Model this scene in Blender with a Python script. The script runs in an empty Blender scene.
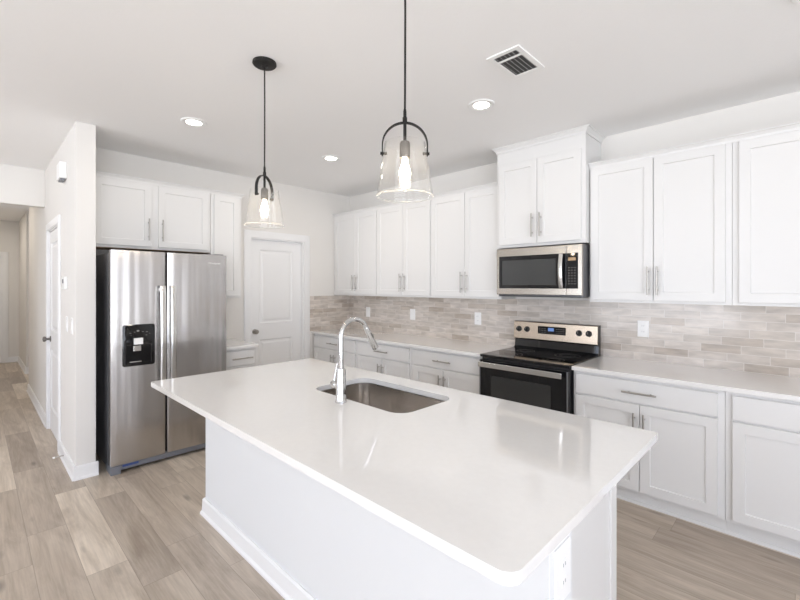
import bpy, bmesh, math, random
from mathutils import Vector
PI = math.pi
random.seed(4)
sc = bpy.context.scene
COL = sc.collection

# ------------------------------------------------------------------ camera, world, light, exposure
cam_d = bpy.data.cameras.new('camera')
cam = bpy.data.objects.new('camera', cam_d); COL.objects.link(cam)
cam.location = (4.754, -3.832, 1.523)
cam.rotation_euler = (PI/2, 0, math.radians(44.253))
cam_d.sensor_width = 36; cam_d.lens = 415.705/800*36; cam_d.shift_y = -14.172/800
cam_d.clip_start = .02
sc.camera = cam
sc.view_settings.view_transform = 'Standard'; sc.view_settings.look = 'None'
sc.view_settings.gamma = 1; sc.view_settings.use_curve_mapping = False
sc.view_settings.exposure = -0.04
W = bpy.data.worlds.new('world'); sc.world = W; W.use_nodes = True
# bright overcast sky; brighter lower half added as fill to lift the ceiling
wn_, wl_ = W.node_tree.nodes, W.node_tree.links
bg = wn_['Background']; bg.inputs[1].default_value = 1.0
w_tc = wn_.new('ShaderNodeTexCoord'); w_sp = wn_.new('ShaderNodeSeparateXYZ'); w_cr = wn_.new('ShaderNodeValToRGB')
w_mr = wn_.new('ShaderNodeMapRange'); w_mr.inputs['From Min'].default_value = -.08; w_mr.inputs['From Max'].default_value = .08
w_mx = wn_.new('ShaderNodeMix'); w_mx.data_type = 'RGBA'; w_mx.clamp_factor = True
SKY, LOWER_FILL = 5.0, 8.6
w_mx.inputs[6].default_value = (LOWER_FILL*.95, LOWER_FILL*.96, LOWER_FILL*1.04, 1); w_mx.inputs[7].default_value = (SKY*.87, SKY*.92, SKY*1.10, 1)
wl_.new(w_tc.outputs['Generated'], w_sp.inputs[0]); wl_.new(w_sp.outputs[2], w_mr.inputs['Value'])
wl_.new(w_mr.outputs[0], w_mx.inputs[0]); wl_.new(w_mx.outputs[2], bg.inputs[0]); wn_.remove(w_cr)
cy = sc.cycles
cy.max_bounces = 10; cy.diffuse_bounces = 6; cy.glossy_bounces = 5; cy.transparent_max_bounces = 12
cy.transmission_bounces = 6; cy.sample_clamp_indirect = 6; cy.caustics_reflective = False; cy.caustics_refractive = False
cy.use_denoising = True
H = 2.817
WINDOWS = [  # (name, axis of the wall plane, plane, from, to, z0, z1)
    ('window_1', 'y', -9.0, .3, 3.7, .08, 2.66), ('window_2', 'y', -9.0, 5.0, 7.0, .08, 2.66),
    ('window_3', 'x', 8.0, -7.6, -4.6, .08, 2.66), ('window_4', 'x', 8.0, -4.5, -2.5, .08, 2.66),
    ('window_5', 'y', -.5, -4.5, -3.6, .9, 2.2), ]
for n, ax, c, a, b, z0, z1 in WINDOWS:
    ld = bpy.data.lights.new('daylight_portal', 'AREA'); ld.shape = 'RECTANGLE'
    ld.size = b-a; ld.size_y = z1-z0; ld.cycles.is_portal = True
    lo = bpy.data.objects.new('daylight_portal', ld); COL.objects.link(lo)
    m, zc = (a+b)/2, (z0+z1)/2
    if ax == 'y' and c < -5: lo.location = (m, c+.02, zc); lo.rotation_euler = (PI/2, 0, 0); 
    elif ax == 'y': lo.location = (m, c-.02, zc); lo.rotation_euler = (-PI/2, 0, 0)
    else: lo.location = (c-.02, m, zc); lo.rotation_euler = (PI/2, 0, PI/2)
    # a lamp looks down its local -Z
    d = Vector((0, 1, 0)) if (ax == 'y' and c < -5) else Vector((0, -1, 0)) if ax == 'y' else Vector((-1, 0, 0))
    lo.rotation_euler = d.to_track_quat('-Z', 'Y').to_euler()
DOWNLIGHTS = [(1.297, -2.616), (1.317, -1.305), (3.099, -1.30), (4.80, -1.27), (4.80, -5.2), (1.3, -5.2), (-.6, -4.0), (-2.9, -4.0), (-5.4, -4.0)]  # last two: unseen hall lamps added to brighten the dark hallway

# ------------------------------------------------------------------ materials
def mat(name, col, rough=.5, metal=0, coat=0, spec=.5, emit=None, es=0, bump=None):
    m = bpy.data.materials.new(name); m.use_nodes = True
    n = m.node_tree.nodes; b = n['Principled BSDF']
    b.inputs['Base Color'].default_value = (*col, 1); b.inputs['Roughness'].default_value = rough
    b.inputs['Metallic'].default_value = metal; b.inputs['Coat Weight'].default_value = coat
    b.inputs['Coat Roughness'].default_value = .03
    b.inputs['Specular IOR Level'].default_value = spec
    if emit: b.inputs['Emission Color'].default_value = (*emit, 1); b.inputs['Emission Strength'].default_value = es
    if bump:
        sca, st, dist = bump
        L = m.node_tree.links
        tc = n.new('ShaderNodeTexCoord'); nz = n.new('ShaderNodeTexNoise'); bp = n.new('ShaderNodeBump')
        nz.inputs['Scale'].default_value = sca; nz.inputs['Detail'].default_value = 3
        bp.inputs['Strength'].default_value = st; bp.inputs['Distance'].default_value = dist
        L.new(tc.outputs['Object'], nz.inputs['Vector']); L.new(nz.outputs['Fac'], bp.inputs['Height'])
        L.new(bp.outputs['Normal'], b.inputs['Normal'])
    return m
M = {}
M['wall'] = mat('wall_paint', (.76, .74, .71), .85, bump=(180, .15, .002))
M['hall_wall'] = M['wall']
M['ceiling'] = mat('ceiling_paint', (.90, .895, .89), .9, bump=(90, .25, .003))
M['white'] = mat('cabinet_paint', (.745, .74, .73), .38)
M['trim'] = mat('trim_paint', (.84, .84, .84), .4)
M['drywall_white'] = mat('island_paint', (.745, .755, .76), .6)
M['plastic'] = mat('white_plastic', (.87, .87, .86), .35)
M['slot'] = mat('dark_slot', (.05, .05, .05), .6)
M['nickel'] = mat('brushed_nickel', (.42, .40, .37), .32, 1)
M['chrome'] = mat('polished_chrome', (.64, .64, .64), .10, 1)
M['black_metal'] = mat('black_metal', (.012, .011, .010), .5, 0, spec=.3)
M['grey_metal'] = mat('gunmetal', (.17, .16, .15), .4, .7)
M['black_glass'] = mat('black_glass', (.006, .006, .007), .04, 0, spec=.5)
M['black_plastic'] = mat('black_plastic', (.012, .012, .013), .3)
M['dark_grey'] = mat('dark_grey_enamel', (.19, .19, .20), .38, .4)
M['grille'] = mat('grey_grille', (.22, .23, .26), .4, .4)
M['display'] = mat('clock_display', (.01, .01, .02), .2, emit=(.25, .45, 1), es=.6)
M['amber_display'] = mat('lit_display', (.1, .07, .04), .2, emit=(1, .62, .3), es=.35)
M['print'] = mat('panel_print', (.22, .21, .20), .5)
M['blue_film'] = mat('blue_film', (.06, .10, .28), .3)
M['brown'] = mat('unfinished_wood', (.34, .22, .13), .6)
M['bulb'] = mat('bulb_glow', (1, .9, .75), .3, emit=(1, .83, .60), es=55)
M['led'] = mat('led_lens', (1, .98, .94), .3, emit=(1, .94, .84), es=14)
M['sink_steel'] = mat('sink_steel', (.60, .57, .54), .19, 1)
M['brass'] = mat('satin_steel', (.55, .5, .44), .3, 1)

def steel(name, col, rough, aniso, scale, wave):
    m = mat(name, col, rough, 1)
    n, L = m.node_tree.nodes, m.node_tree.links; b = n['Principled BSDF']
    b.inputs['Anisotropic'].default_value = aniso
    tg = n.new('ShaderNodeTangent'); tg.direction_type = 'RADIAL'; tg.axis = 'Z'
    tc = n.new('ShaderNodeTexCoord'); mp = n.new('ShaderNodeMapping'); nz = n.new('ShaderNodeTexNoise')
    mp.inputs['Scale'].default_value = scale
    nz.inputs['Scale'].default_value = 1; nz.inputs['Detail'].default_value = 4
    mr = n.new('ShaderNodeMapRange'); mr.inputs['To Min'].default_value = rough-.015; mr.inputs['To Max'].default_value = rough+.02
    L.new(tc.outputs['Object'], mp.inputs['Vector']); L.new(mp.outputs[0], nz.inputs['Vector'])
    L.new(nz.outputs['Fac'], mr.inputs['Value']); L.new(mr.outputs[0], b.inputs['Roughness'])
    L.new(tg.outputs[0], b.inputs['Tangent'])
    if wave:   # sheet metal is never quite flat: long vertical ripples
        mp2 = n.new('ShaderNodeMapping'); mp2.inputs['Scale'].default_value = (0, 7, .35)
        n2 = n.new('ShaderNodeTexNoise'); n2.inputs['Scale'].default_value = 1; n2.inputs['Detail'].default_value = 1.5
        bp = n.new('ShaderNodeBump'); bp.inputs['Strength'].default_value = 1; bp.inputs['Distance'].default_value = wave
        L.new(tc.outputs['Object'], mp2.inputs['Vector']); L.new(mp2.outputs[0], n2.inputs['Vector'])
        L.new(n2.outputs['Fac'], bp.inputs['Height']); L.new(bp.outputs['Normal'], b.inputs['Normal'])
    return m
M['steel'] = steel('brushed_steel_door', (.51, .49, .475), .23, .8, (3, 3, 900), .012)
M['steel_h'] = steel('brushed_steel_trim', (.43, .395, .35), .25, .4, (3, 3, 900), 0)  # warm cast of the reflected floor is part of this base colour
M['steel_warm_reflection'] = steel('brushed_steel_fascia', (.50, .42, .335), .25, .4, (3, 3, 900), 0)  # stronger warm tint: floor reflection put into the steel colour
M['steel_bright'] = mat('satin_steel_handle', (.74, .73, .71), .2, 1)

def math_node(n, op, a=None, b=None):
    k = n.new('ShaderNodeMath'); k.operation = op
    if a is not None: k.inputs[0].default_value = a
    if b is not None: k.inputs[1].default_value = b
    return k
def glass_thin(name, tint, gloss_boost, rough=.0, milk=0):
    m = bpy.data.materials.new(name); m.use_nodes = True
    n, L = m.node_tree.nodes, m.node_tree.links; n.clear()
    out = n.new('ShaderNodeOutputMaterial'); mx = n.new('ShaderNodeMixShader')
    t = n.new('ShaderNodeBsdfTransparent'); g = n.new('ShaderNodeBsdfGlossy'); fr = n.new('ShaderNodeLayerWeight')
    fr.inputs['Blend'].default_value = .5
    pw = math_node(n, 'POWER', b=4.0); ml = math_node(n, 'MULTIPLY_ADD', b=gloss_boost); ml.inputs[2].default_value = .02
    L.new(fr.outputs['Facing'], pw.inputs[0]); L.new(pw.outputs[0], ml.inputs[0])
    t.inputs[0].default_value = (*tint, 1); g.inputs['Roughness'].default_value = rough
    L.new(ml.outputs[0], mx.inputs[0]); L.new(t.outputs[0], mx.inputs[1]); L.new(g.outputs[0], mx.inputs[2])
    if milk:   # white translucency imitating a glow in clear glass
        tr = n.new('ShaderNodeBsdfTranslucent'); tr.inputs[0].default_value = (1, 1, 1, 1)
        m4 = n.new('ShaderNodeMixShader'); m4.inputs[0].default_value = milk
        L.new(mx.outputs[0], m4.inputs[1]); L.new(tr.outputs[0], m4.inputs[2]); L.new(m4.outputs[0], out.inputs[0])
    else: L.new(mx.outputs[0], out.inputs[0])
    return m
M['pane'] = glass_thin('window_glass', (.97, .985, .98), .6)
M['shade_glass'] = glass_thin('clear_shade_glass', (.997, .997, .995), .85, .0, .015)
M['rim_glass'] = glass_thin('rim_glass', (.98, .98, .97), .6, .1, .45)

def quartz():
    m = mat('quartz_worktop', (.80, .79, .775), .08, coat=.7)
    n, L = m.node_tree.nodes, m.node_tree.links; b = n['Principled BSDF']
    tc = n.new('ShaderNodeTexCoord'); nz = n.new('ShaderNodeTexNoise'); cr = n.new('ShaderNodeValToRGB')
    nz.inputs['Scale'].default_value = 45; nz.inputs['Detail'].default_value = 6
    cr.color_ramp.elements[0].position = .35; cr.color_ramp.elements[0].color = (.805, .795, .78, 1)
    cr.color_ramp.elements[1].position = .65; cr.color_ramp.elements[1].color = (.82, .81, .795, 1)
    L.new(tc.outputs['Object'], nz.inputs['Vector']); L.new(nz.outputs['Fac'], cr.inputs[0]); L.new(cr.outputs[0], b.inputs['Base Color'])
    return m
M['quartz'] = quartz()

def planks():
    m = mat('oak_plank_floor', (.5, .4, .3), .38)
    n, L = m.node_tree.nodes, m.node_tree.links; b = n['Principled BSDF']
    tc = n.new('ShaderNodeTexCoord'); sep = n.new('ShaderNodeSeparateXYZ'); L.new(tc.outputs['Object'], sep.inputs[0])
    PW, PL = .1865, 1.22
    ya = math_node(n, 'ADD', b=3.232+PW*60); L.new(sep.outputs[1], ya.inputs[0])
    yd = math_node(n, 'DIVIDE', b=PW); L.new(ya.outputs[0], yd.inputs[0])
    row = math_node(n, 'FLOOR'); L.new(yd.outputs[0], row.inputs[0])
    fy = math_node(n, 'FRACT'); L.new(yd.outputs[0], fy.inputs[0])
    wn = n.new('ShaderNodeTexWhiteNoise'); wn.noise_dimensions = '1D'; L.new(row.outputs[0], wn.inputs['W'])
    xd = math_node(n, 'DIVIDE', b=PL); L.new(sep.outputs[0], xd.inputs[0])
    xs = math_node(n, 'ADD'); L.new(xd.outputs[0], xs.inputs[0]); L.new(wn.outputs['Value'], xs.inputs[1])
    colm = math_node(n, 'FLOOR'); L.new(xs.outputs[0], colm.inputs[0])
    fx = math_node(n, 'FRACT'); L.new(xs.outputs[0], fx.inputs[0])
    cmb = n.new('ShaderNodeCombineXYZ'); L.new(row.outputs[0], cmb.inputs[0]); L.new(colm.outputs[0], cmb.inputs[1])
    rnd = n.new('ShaderNodeTexWhiteNoise'); rnd.noise_dimensions = '3D'; L.new(cmb.outputs[0], rnd.inputs['Vector'])
    # grain coordinates, offset per plank
    off = n.new('ShaderNodeVectorMath'); off.operation = 'SCALE'; off.inputs['Scale'].default_value = 37; L.new(rnd.outputs['Color'], off.inputs[0])
    add = n.new('ShaderNodeVectorMath'); add.operation = 'ADD'; L.new(tc.outputs['Object'], add.inputs[0]); L.new(off.outputs[0], add.inputs[1])
    mp = n.new('ShaderNodeMapping'); mp.inputs['Scale'].default_value = (.9, 6.5, 1); L.new(add.outputs[0], mp.inputs['Vector'])
    g1 = n.new('ShaderNodeTexNoise'); g1.inputs['Scale'].default_value = 1.6; g1.inputs['Detail'].default_value = 7; g1.inputs['Roughness'].default_value = .62; g1.inputs['Distortion'].default_value = .9
    L.new(mp.outputs[0], g1.inputs['Vector'])
    mp2 = n.new('ShaderNodeMapping'); mp2.inputs['Scale'].default_value = (2.2, 55, 1); L.new(add.outputs[0], mp2.inputs['Vector'])
    g2 = n.new('ShaderNodeTexNoise'); g2.inputs['Scale'].default_value = 2; g2.inputs['Detail'].default_value = 5; L.new(mp2.outputs[0], g2.inputs['Vector'])
    base = n.new('ShaderNodeValToRGB'); e = base.color_ramp.elements
    e[0].position = 0; e[0].color = (.37, .31, .255, 1); e[1].position = 1; e[1].color = (.66, .58, .485, 1)
    k = base.color_ramp.elements.new(.45); k.color = (.50, .43, .355, 1)
    L.new(rnd.outputs['Value'], base.inputs[0])
    gr = n.new('ShaderNodeValToRGB'); e = gr.color_ramp.elements
    e[0].position = .3; e[0].color = (.66, .62, .58, 1); e[1].position = .64; e[1].color = (1.15, 1.15, 1.15, 1)
    L.new(g1.outputs['Fac'], gr.inputs[0])
    m1 = n.new('ShaderNodeMix'); m1.data_type = 'RGBA'; m1.blend_type = 'MULTIPLY'; m1.inputs[0].default_value = .8
    L.new(base.outputs[0], m1.inputs[6]); L.new(gr.outputs[0], m1.inputs[7])
    g2r = n.new('ShaderNodeMapRange'); g2r.inputs['From Min'].default_value = .3; g2r.inputs['From Max'].default_value = .7
    g2r.inputs['To Min'].default_value = .9; g2r.inputs['To Max'].default_value = 1.08; L.new(g2.outputs['Fac'], g2r.inputs['Value'])
    m2 = n.new('ShaderNodeMix'); m2.data_type = 'RGBA'; m2.blend_type = 'MULTIPLY'; m2.inputs[0].default_value = 1
    L.new(m1.outputs[2], m2.inputs[6]); L.new(g2r.outputs[0], m2.inputs[7])
    # knots
    mk = n.new('ShaderNodeMapping'); mk.inputs['Scale'].default_value = (1.5, 5, 1); L.new(add.outputs[0], mk.inputs['Vector'])
    vo = n.new('ShaderNodeTexVoronoi'); vo.inputs['Scale'].default_value = 1.1; L.new(mk.outputs[0], vo.inputs['Vector'])
    kr = n.new('ShaderNodeMapRange'); kr.inputs['From Min'].default_value = .03; kr.inputs['From Max'].default_value = .13
    kr.inputs['To Min'].default_value = .55; kr.inputs['To Max'].default_value = 1.0; L.new(vo.outputs['Distance'], kr.inputs['Value'])
    m2k = n.new('ShaderNodeMix'); m2k.data_type = 'RGBA'; m2k.blend_type = 'MULTIPLY'; m2k.inputs[0].default_value = 1
    L.new(m2.outputs[2], m2k.inputs[6]); L.new(kr.outputs[0], m2k.inputs[7]); m2 = m2k
    # seams
    def edge(f, w):
        c1 = math_node(n, 'SUBTRACT', b=.5); L.new(f.outputs[0], c1.inputs[0])
        ab = math_node(n, 'ABSOLUTE'); L.new(c1.outputs[0], ab.inputs[0])
        gt = math_node(n, 'GREATER_THAN', b=.5-w); L.new(ab.outputs[0], gt.inputs[0]); return gt
    s1, s2 = edge(fy, .008), edge(fx, .0014)
    mxs = math_node(n, 'MAXIMUM'); L.new(s1.outputs[0], mxs.inputs[0]); L.new(s2.outputs[0], mxs.inputs[1])
    m3 = n.new('ShaderNodeMix'); m3.data_type = 'RGBA'; m3.inputs[7].default_value = (.22, .18, .14, 1)
    sf = math_node(n, 'MULTIPLY', b=.55); L.new(mxs.outputs[0], sf.inputs[0])
    L.new(sf.outputs[0], m3.inputs[0]); L.new(m2.outputs[2], m3.inputs[6])
    L.new(m3.outputs[2], b.inputs['Base Color'])
    bp = n.new('ShaderNodeBump'); bp.inputs['Strength'].default_value = .12; bp.inputs['Distance'].default_value = .002
    L.new(g2.outputs['Fac'], bp.inputs['Height']); L.new(bp.outputs[0], b.inputs['Normal'])
    return m
M['floor'] = planks()

def tiles():   # u runs along the wall (x + y works for both walls), v is height
    m = mat('glazed_tile', (.6, .57, .54), .16)
    n, L = m.node_tree.nodes, m.node_tree.links; b = n['Principled BSDF']
    tc = n.new('ShaderNodeTexCoord'); sep = n.new('ShaderNodeSeparateXYZ'); L.new(tc.outputs['Object'], sep.inputs[0])
    u = math_node(n, 'ADD'); L.new(sep.outputs[0], u.inputs[0]); L.new(sep.outputs[1], u.inputs[1])
    TH, TW, Z0 = .0597, .235, .914
    za = math_node(n, 'SUBTRACT', b=Z0); L.new(sep.outputs[2], za.inputs[0])
    zd = math_node(n, 'DIVIDE', b=TH); L.new(za.outputs[0], zd.inputs[0])
    row = math_node(n, 'FLOOR'); L.new(zd.outputs[0], row.inputs[0]); fz = math_node(n, 'FRACT'); L.new(zd.outputs[0], fz.inputs[0])
    wn = n.new('ShaderNodeTexWhiteNoise'); wn.noise_dimensions = '1D'; L.new(row.outputs[0], wn.inputs['W'])
    ud = math_node(n, 'DIVIDE', b=TW); L.new(u.outputs[0], ud.inputs[0])
    rh = math_node(n, 'MULTIPLY', b=.5); L.new(row.outputs[0], rh.inputs[0])
    ra = math_node(n, 'MULTIPLY_ADD', b=.22); L.new(wn.outputs['Value'], ra.inputs[0]); L.new(rh.outputs[0], ra.inputs[2])
    us = math_node(n, 'ADD'); L.new(ud.outputs[0], us.inputs[0]); L.new(ra.outputs[0], us.inputs[1])
    cl = math_node(n, 'FLOOR'); L.new(us.outputs[0], cl.inputs[0]); fu = math_node(n, 'FRACT'); L.new(us.outputs[0], fu.inputs[0])
    cmb = n.new('ShaderNodeCombineXYZ'); L.new(row.outputs[0], cmb.inputs[0]); L.new(cl.outputs[0], cmb.inputs[1])
    rnd = n.new('ShaderNodeTexWhiteNoise'); rnd.noise_dimensions = '3D'; L.new(cmb.outputs[0], rnd.inputs['Vector'])
    base = n.new('ShaderNodeValToRGB'); e = base.color_ramp.elements
    e[0].position = 0; e[0].color = (.485, .42, .36, 1); e[1].position = 1; e[1].color = (.655, .60, .55, 1)
    k = base.color_ramp.elements.new(.3); k.color = (.575, .52, .465, 1)
    L.new(rnd.outputs['Value'], base.inputs[0])
    off = n.new('ShaderNodeVectorMath'); off.operation = 'SCALE'; off.inputs['Scale'].default_value = 19; L.new(rnd.outputs['Color'], off.inputs[0])
    add = n.new('ShaderNodeVectorMath'); add.operation = 'ADD'; L.new(tc.outputs['Object'], add.inputs[0]); L.new(off.outputs[0], add.inputs[1])
    mp = n.new('ShaderNodeMapping'); mp.inputs['Scale'].default_value = (7, 7, 26); L.new(add.outputs[0], mp.inputs['Vector'])
    g = n.new('ShaderNodeTexNoise'); g.inputs['Scale'].default_value = 1; g.inputs['Detail'].default_value = 6; L.new(mp.outputs[0], g.inputs['Vector'])
    gr = n.new('ShaderNodeMapRange'); gr.inputs['From Min'].default_value = .3; gr.inputs['From Max'].default_value = .7
    gr.inputs['To Min'].default_value = .80; gr.inputs['To Max'].default_value = 1.14; L.new(g.outputs['Fac'], gr.inputs['Value'])
    m2 = n.new('ShaderNodeMix'); m2.data_type = 'RGBA'; m2.blend_type = 'MULTIPLY'; m2.inputs[0].default_value = 1
    L.new(base.outputs[0], m2.inputs[6]); L.new(gr.outputs[0], m2.inputs[7])
    def edge(f, w):
        c1 = math_node(n, 'SUBTRACT', b=.5); L.new(f.outputs[0], c1.inputs[0])
        ab = math_node(n, 'ABSOLUTE'); L.new(c1.outputs[0], ab.inputs[0])
        gt = math_node(n, 'GREATER_THAN', b=.5-w); L.new(ab.outputs[0], gt.inputs[0]); return gt
    s1, s2 = edge(fz, .022), edge(fu, .006)
    mxs = math_node(n, 'MAXIMUM'); L.new(s1.outputs[0], mxs.inputs[0]); L.new(s2.outputs[0], mxs.inputs[1])
    m3 = n.new('ShaderNodeMix'); m3.data_type = 'RGBA'; m3.inputs[7].default_value = (.68, .65, .62, 1)
    L.new(mxs.outputs[0], m3.inputs[0]); L.new(m2.outputs[2], m3.inputs[6]); L.new(m3.outputs[2], b.inputs['Base Color'])
    rr = math_node(n, 'MULTIPLY_ADD', b=.5); rr.inputs[2].default_value = .16; L.new(mxs.outputs[0], rr.inputs[0]); L.new(rr.outputs[0], b.inputs['Roughness'])
    hs = math_node(n, 'SUBTRACT'); L.new(g.outputs['Fac'], hs.inputs[0]); L.new(mxs.outputs[0], hs.inputs[1])
    bp = n.new('ShaderNodeBump'); bp.inputs['Strength'].default_value = .25; bp.inputs['Distance'].default_value = .002
    L.new(hs.outputs[0], bp.inputs['Height']); L.new(bp.outputs[0], b.inputs['Normal'])
    return m
M['tile'] = tiles()

# ------------------------------------------------------------------ mesh helpers
class MB:
    """collects shapes in world coordinates; F maps (u, v, z) of a cabinet front to the world"""
    def __init__(s, F=None): s.bm = bmesh.new(); s.F = F or (lambda a, b, c: (a, b, c)); s.smooth = False
    def vs(s, pts): return [s.bm.verts.new(s.F(*p)) for p in pts]
    def box(s, x0, x1, y0, y1, z0, z1):
        v = s.vs([(x, y, z) for x in (x0, x1) for y in (y0, y1) for z in (z0, z1)])
        for f in ((0, 1, 3, 2), (4, 6, 7, 5), (0, 4, 5, 1), (2, 3, 7, 6), (0, 2, 6, 4), (1, 5, 7, 3)): s.bm.faces.new([v[i] for i in f])
        return s
    def loft(s, rings, close=True, cap=(True, True)):
        R = [s.vs(r) for r in rings]; k = len(R[0])
        for a, b in zip(R, R[1:]):
            for i in range(k if close else k-1): s.bm.faces.new((a[i], a[(i+1) % k], b[(i+1) % k], b[i]))
        if cap[0]: s.bm.faces.new(R[0])
        if cap[1]: s.bm.faces.new(R[-1])
        return s
    def panel(s, u0, u1, z0, z1, prof):   # prof: (inset, v)
        return s.loft([[(u0+i, v, z0+i), (u1-i, v, z0+i), (u1-i, v, z1-i), (u0+i, v, z1-i)] for i, v in prof])
    def lathe(s, c, prof, n=32, axis='z', cap=(True, True), closed=False):   # prof: (r, h)
        rings = []
        for r, h in prof:
            ring = []
            for i in range(n):
                a = 2*PI*i/n; p, q = r*math.cos(a), r*math.sin(a)
                ring.append((c[0]+p, c[1]+q, c[2]+h) if axis == 'z' else (c[0]+h, c[1]+p, c[2]+q) if axis == 'x' else (c[0]+p, c[1]+h, c[2]+q))
            rings.append(ring)
        if closed:
            R = [s.vs(r) for r in rings]
            for a, b in zip(R, R[1:]+R[:1]):
                for i in range(n): s.bm.faces.new((a[i], a[(i+1) % n], b[(i+1) % n], b[i]))
        else: s.loft(rings, cap=cap)
        return s
    def tube(s, pts, r, n=14):
        P = [Vector(p) for p in pts]; rings = []; rs = r if isinstance(r, (list, tuple)) else [r]*len(P)
        t0 = (P[1]-P[0]).normalized(); up = Vector((0, 0, 1)) if abs(t0.z) < .9 else Vector((1, 0, 0))
        for i, p in enumerate(P):
            t = (P[min(i+1, len(P)-1)]-P[max(i-1, 0)]).normalized()
            a = t.cross(up).normalized() if t.cross(up).length > 1e-4 else Vector((1, 0, 0)); b = t.cross(a).normalized()
            up = -b if False else up
            rings.append([tuple(p+a*rs[i]*math.cos(2*PI*k/n)+b*rs[i]*math.sin(2*PI*k/n)) for k in range(n)])
        return s.loft(rings)
    def ribbon(s, pts, wdir, w, t):   # flat strap along pts, width along wdir, thickness t
        P = [Vector(p) for p in pts]; wd = Vector(wdir).normalized(); rings = []
        for i, p in enumerate(P):
            tg = (P[min(i+1, len(P)-1)]-P[max(i-1, 0)]).normalized(); nn = tg.cross(wd).normalized()
            rings.append([tuple(p+wd*w/2*a+nn*t/2*b) for a, b in ((-1, -1), (1, -1), (1, 1), (-1, 1))])
        return s.loft(rings)
def rrect(x0, x1, y0, y1, r, z=None, n=6):
    out = []
    r4 = r if isinstance(r, tuple) else (r,)*4
    for sx, sy, a0, r in ((1, 1, 0, r4[0]), (-1, 1, 90, r4[1]), (-1, -1, 180, r4[2]), (1, -1, 270, r4[3])):
        cx = x1-r if sx > 0 else x0+r; cyy = y1-r if sy > 0 else y0+r
        for k in range(n+1):
            a = math.radians(a0+90*k/n); out.append((cx+r*math.cos(a), cyy+r*math.sin(a)) if z is None else (cx+r*math.cos(a), cyy+r*math.sin(a), z))
    return out

def root_loc(p):
    v = Vector((0, 0, 0))
    while p: v += p.location; p = p.parent
    return v
def obj(name, mb, m, parent=None, bevel=0, smooth=False, origin=None, seg=2):
    bm = mb.bm
    bmesh.ops.recalc_face_normals(bm, faces=bm.faces)
    off = root_loc(parent) if parent else Vector(origin or (0, 0, 0))
    bmesh.ops.translate(bm, verts=bm.verts, vec=-off)
    me = bpy.data.meshes.new(name); bm.to_mesh(me); bm.free()
    me.materials.append(M[m] if isinstance(m, str) else m)
    o = bpy.data.objects.new(name, me); COL.objects.link(o)
    if parent: o.parent = parent
    elif origin: o.location = origin
    if bevel:
        b = o.modifiers.new('bevel', 'BEVEL'); b.width = bevel; b.segments = seg; b.limit_method = 'ANGLE'; b.angle_limit = math.radians(40); b.harden_normals = True
    if smooth or bevel:
        for p in me.polygons: p.use_smooth = True
        if not bevel: me.set_sharp_from_angle(angle=math.radians(35))
    return o
def thing(name, label, cat, loc, group=None):
    o = bpy.data.objects.new(name, None); COL.objects.link(o); o.empty_display_size = .1
    o.location = loc; o['label'] = label; o['category'] = cat
    if group: o['group'] = group
    return o
def tag(o, label, cat, group=None):
    o['label'] = label; o['category'] = cat
    if group: o['group'] = group
    return o
def struct(name, mb, m, **k):
    o = obj(name, mb, m, **k); o['kind'] = 'structure'; return o

# ------------------------------------------------------------------ the setting
YP0, YP1 = -3.272, -3.141       # partition wall beside the refrigerator
struct('floor', MB().box(-7, 8.3, -9.3, .3, -.12, 0), 'floor')
struct('ceiling', MB().box(-7, 8.3, -9.3, .3, H, H+.12), 'ceiling')
def wall_with_holes(ax, c0, c1, a, b, holes, z1=H):
    """wall slab between c0 and c1 on axis ax, running a..b, holes = (a0, a1, z0, z1)"""
    m = MB()
    def bx(p, q, z0, zz):
        if q-p < 1e-4 or zz-z0 < 1e-4: return
        m.box(c0, c1, p, q, z0, zz) if ax == 'x' else m.box(p, q, c0, c1, z0, zz)
    cur = a
    for h0, h1, hz0, hz1 in sorted(holes):
        bx(cur, h0, 0, z1); bx(h0, h1, 0, hz0); bx(h0, h1, hz1, z1); cur = h1
    bx(cur, b, 0, z1)
    return m
struct('wall_north', MB().box(-.12, 8.12, 0, .12, 0, H), 'wall')
D1 = (-1.515, -.775, 0, 2.105)
struct('wall_west', wall_with_holes('x', -.12, 0, YP1, 0, [D1]), 'wall')
D2 = (-1.02, -.20, 0, 2.105)
struct('wall_partition', wall_with_holes('y', YP0, YP1, -4.9, .657, [D2, (-4.9, -3.3, 0, H)]), 'wall', bevel=.004)
struct('wall_header', MB().box(-1.46, -1.34, -4.7, YP0, 2.405, H), 'wall', bevel=.004)
struct('wall_hall_return', MB().box(-6.6, -4.9, -3.19, -3.07, 0, H), 'wall')
struct('wall_hall_end', wall_with_holes('x', -6.72, -6.6, -4.7, -3.07, [(-4.36, -3.43, 0, 2.11)]), 'wall')
struct('wall_hall_south', MB().box(-6.72, -1.34, -4.82, -4.7, 0, H), 'wall')
struct('wall_living_west', MB().box(-1.46, -1.34, -9, -4.82, 0, H), 'wall')
struct('wall_side_room', MB().box(-4.9, -4.78, YP1, -.5, 0, H).box(-3.3, -3.18, YP1, -.5, 0, H), 'wall')
struct('wall_side_room_north', wall_with_holes('y', -.5, -.38, -4.9, -3.18, [(-4.5, -3.6, .9, 2.2)]), 'wall')
struct('wall_south', wall_with_holes('y', -9.12, -9, -1.46, 8.12, [(.3, 3.7, .08, 2.66), (5.0, 7.0, .08, 2.66)]), 'wall')
struct('wall_east', wall_with_holes('x', 8, 8.12, -9.0, 0, [(-7.6, -4.6, .08, 2.66), (-4.5, -2.5, .08, 2.66)]), 'wall')
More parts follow.
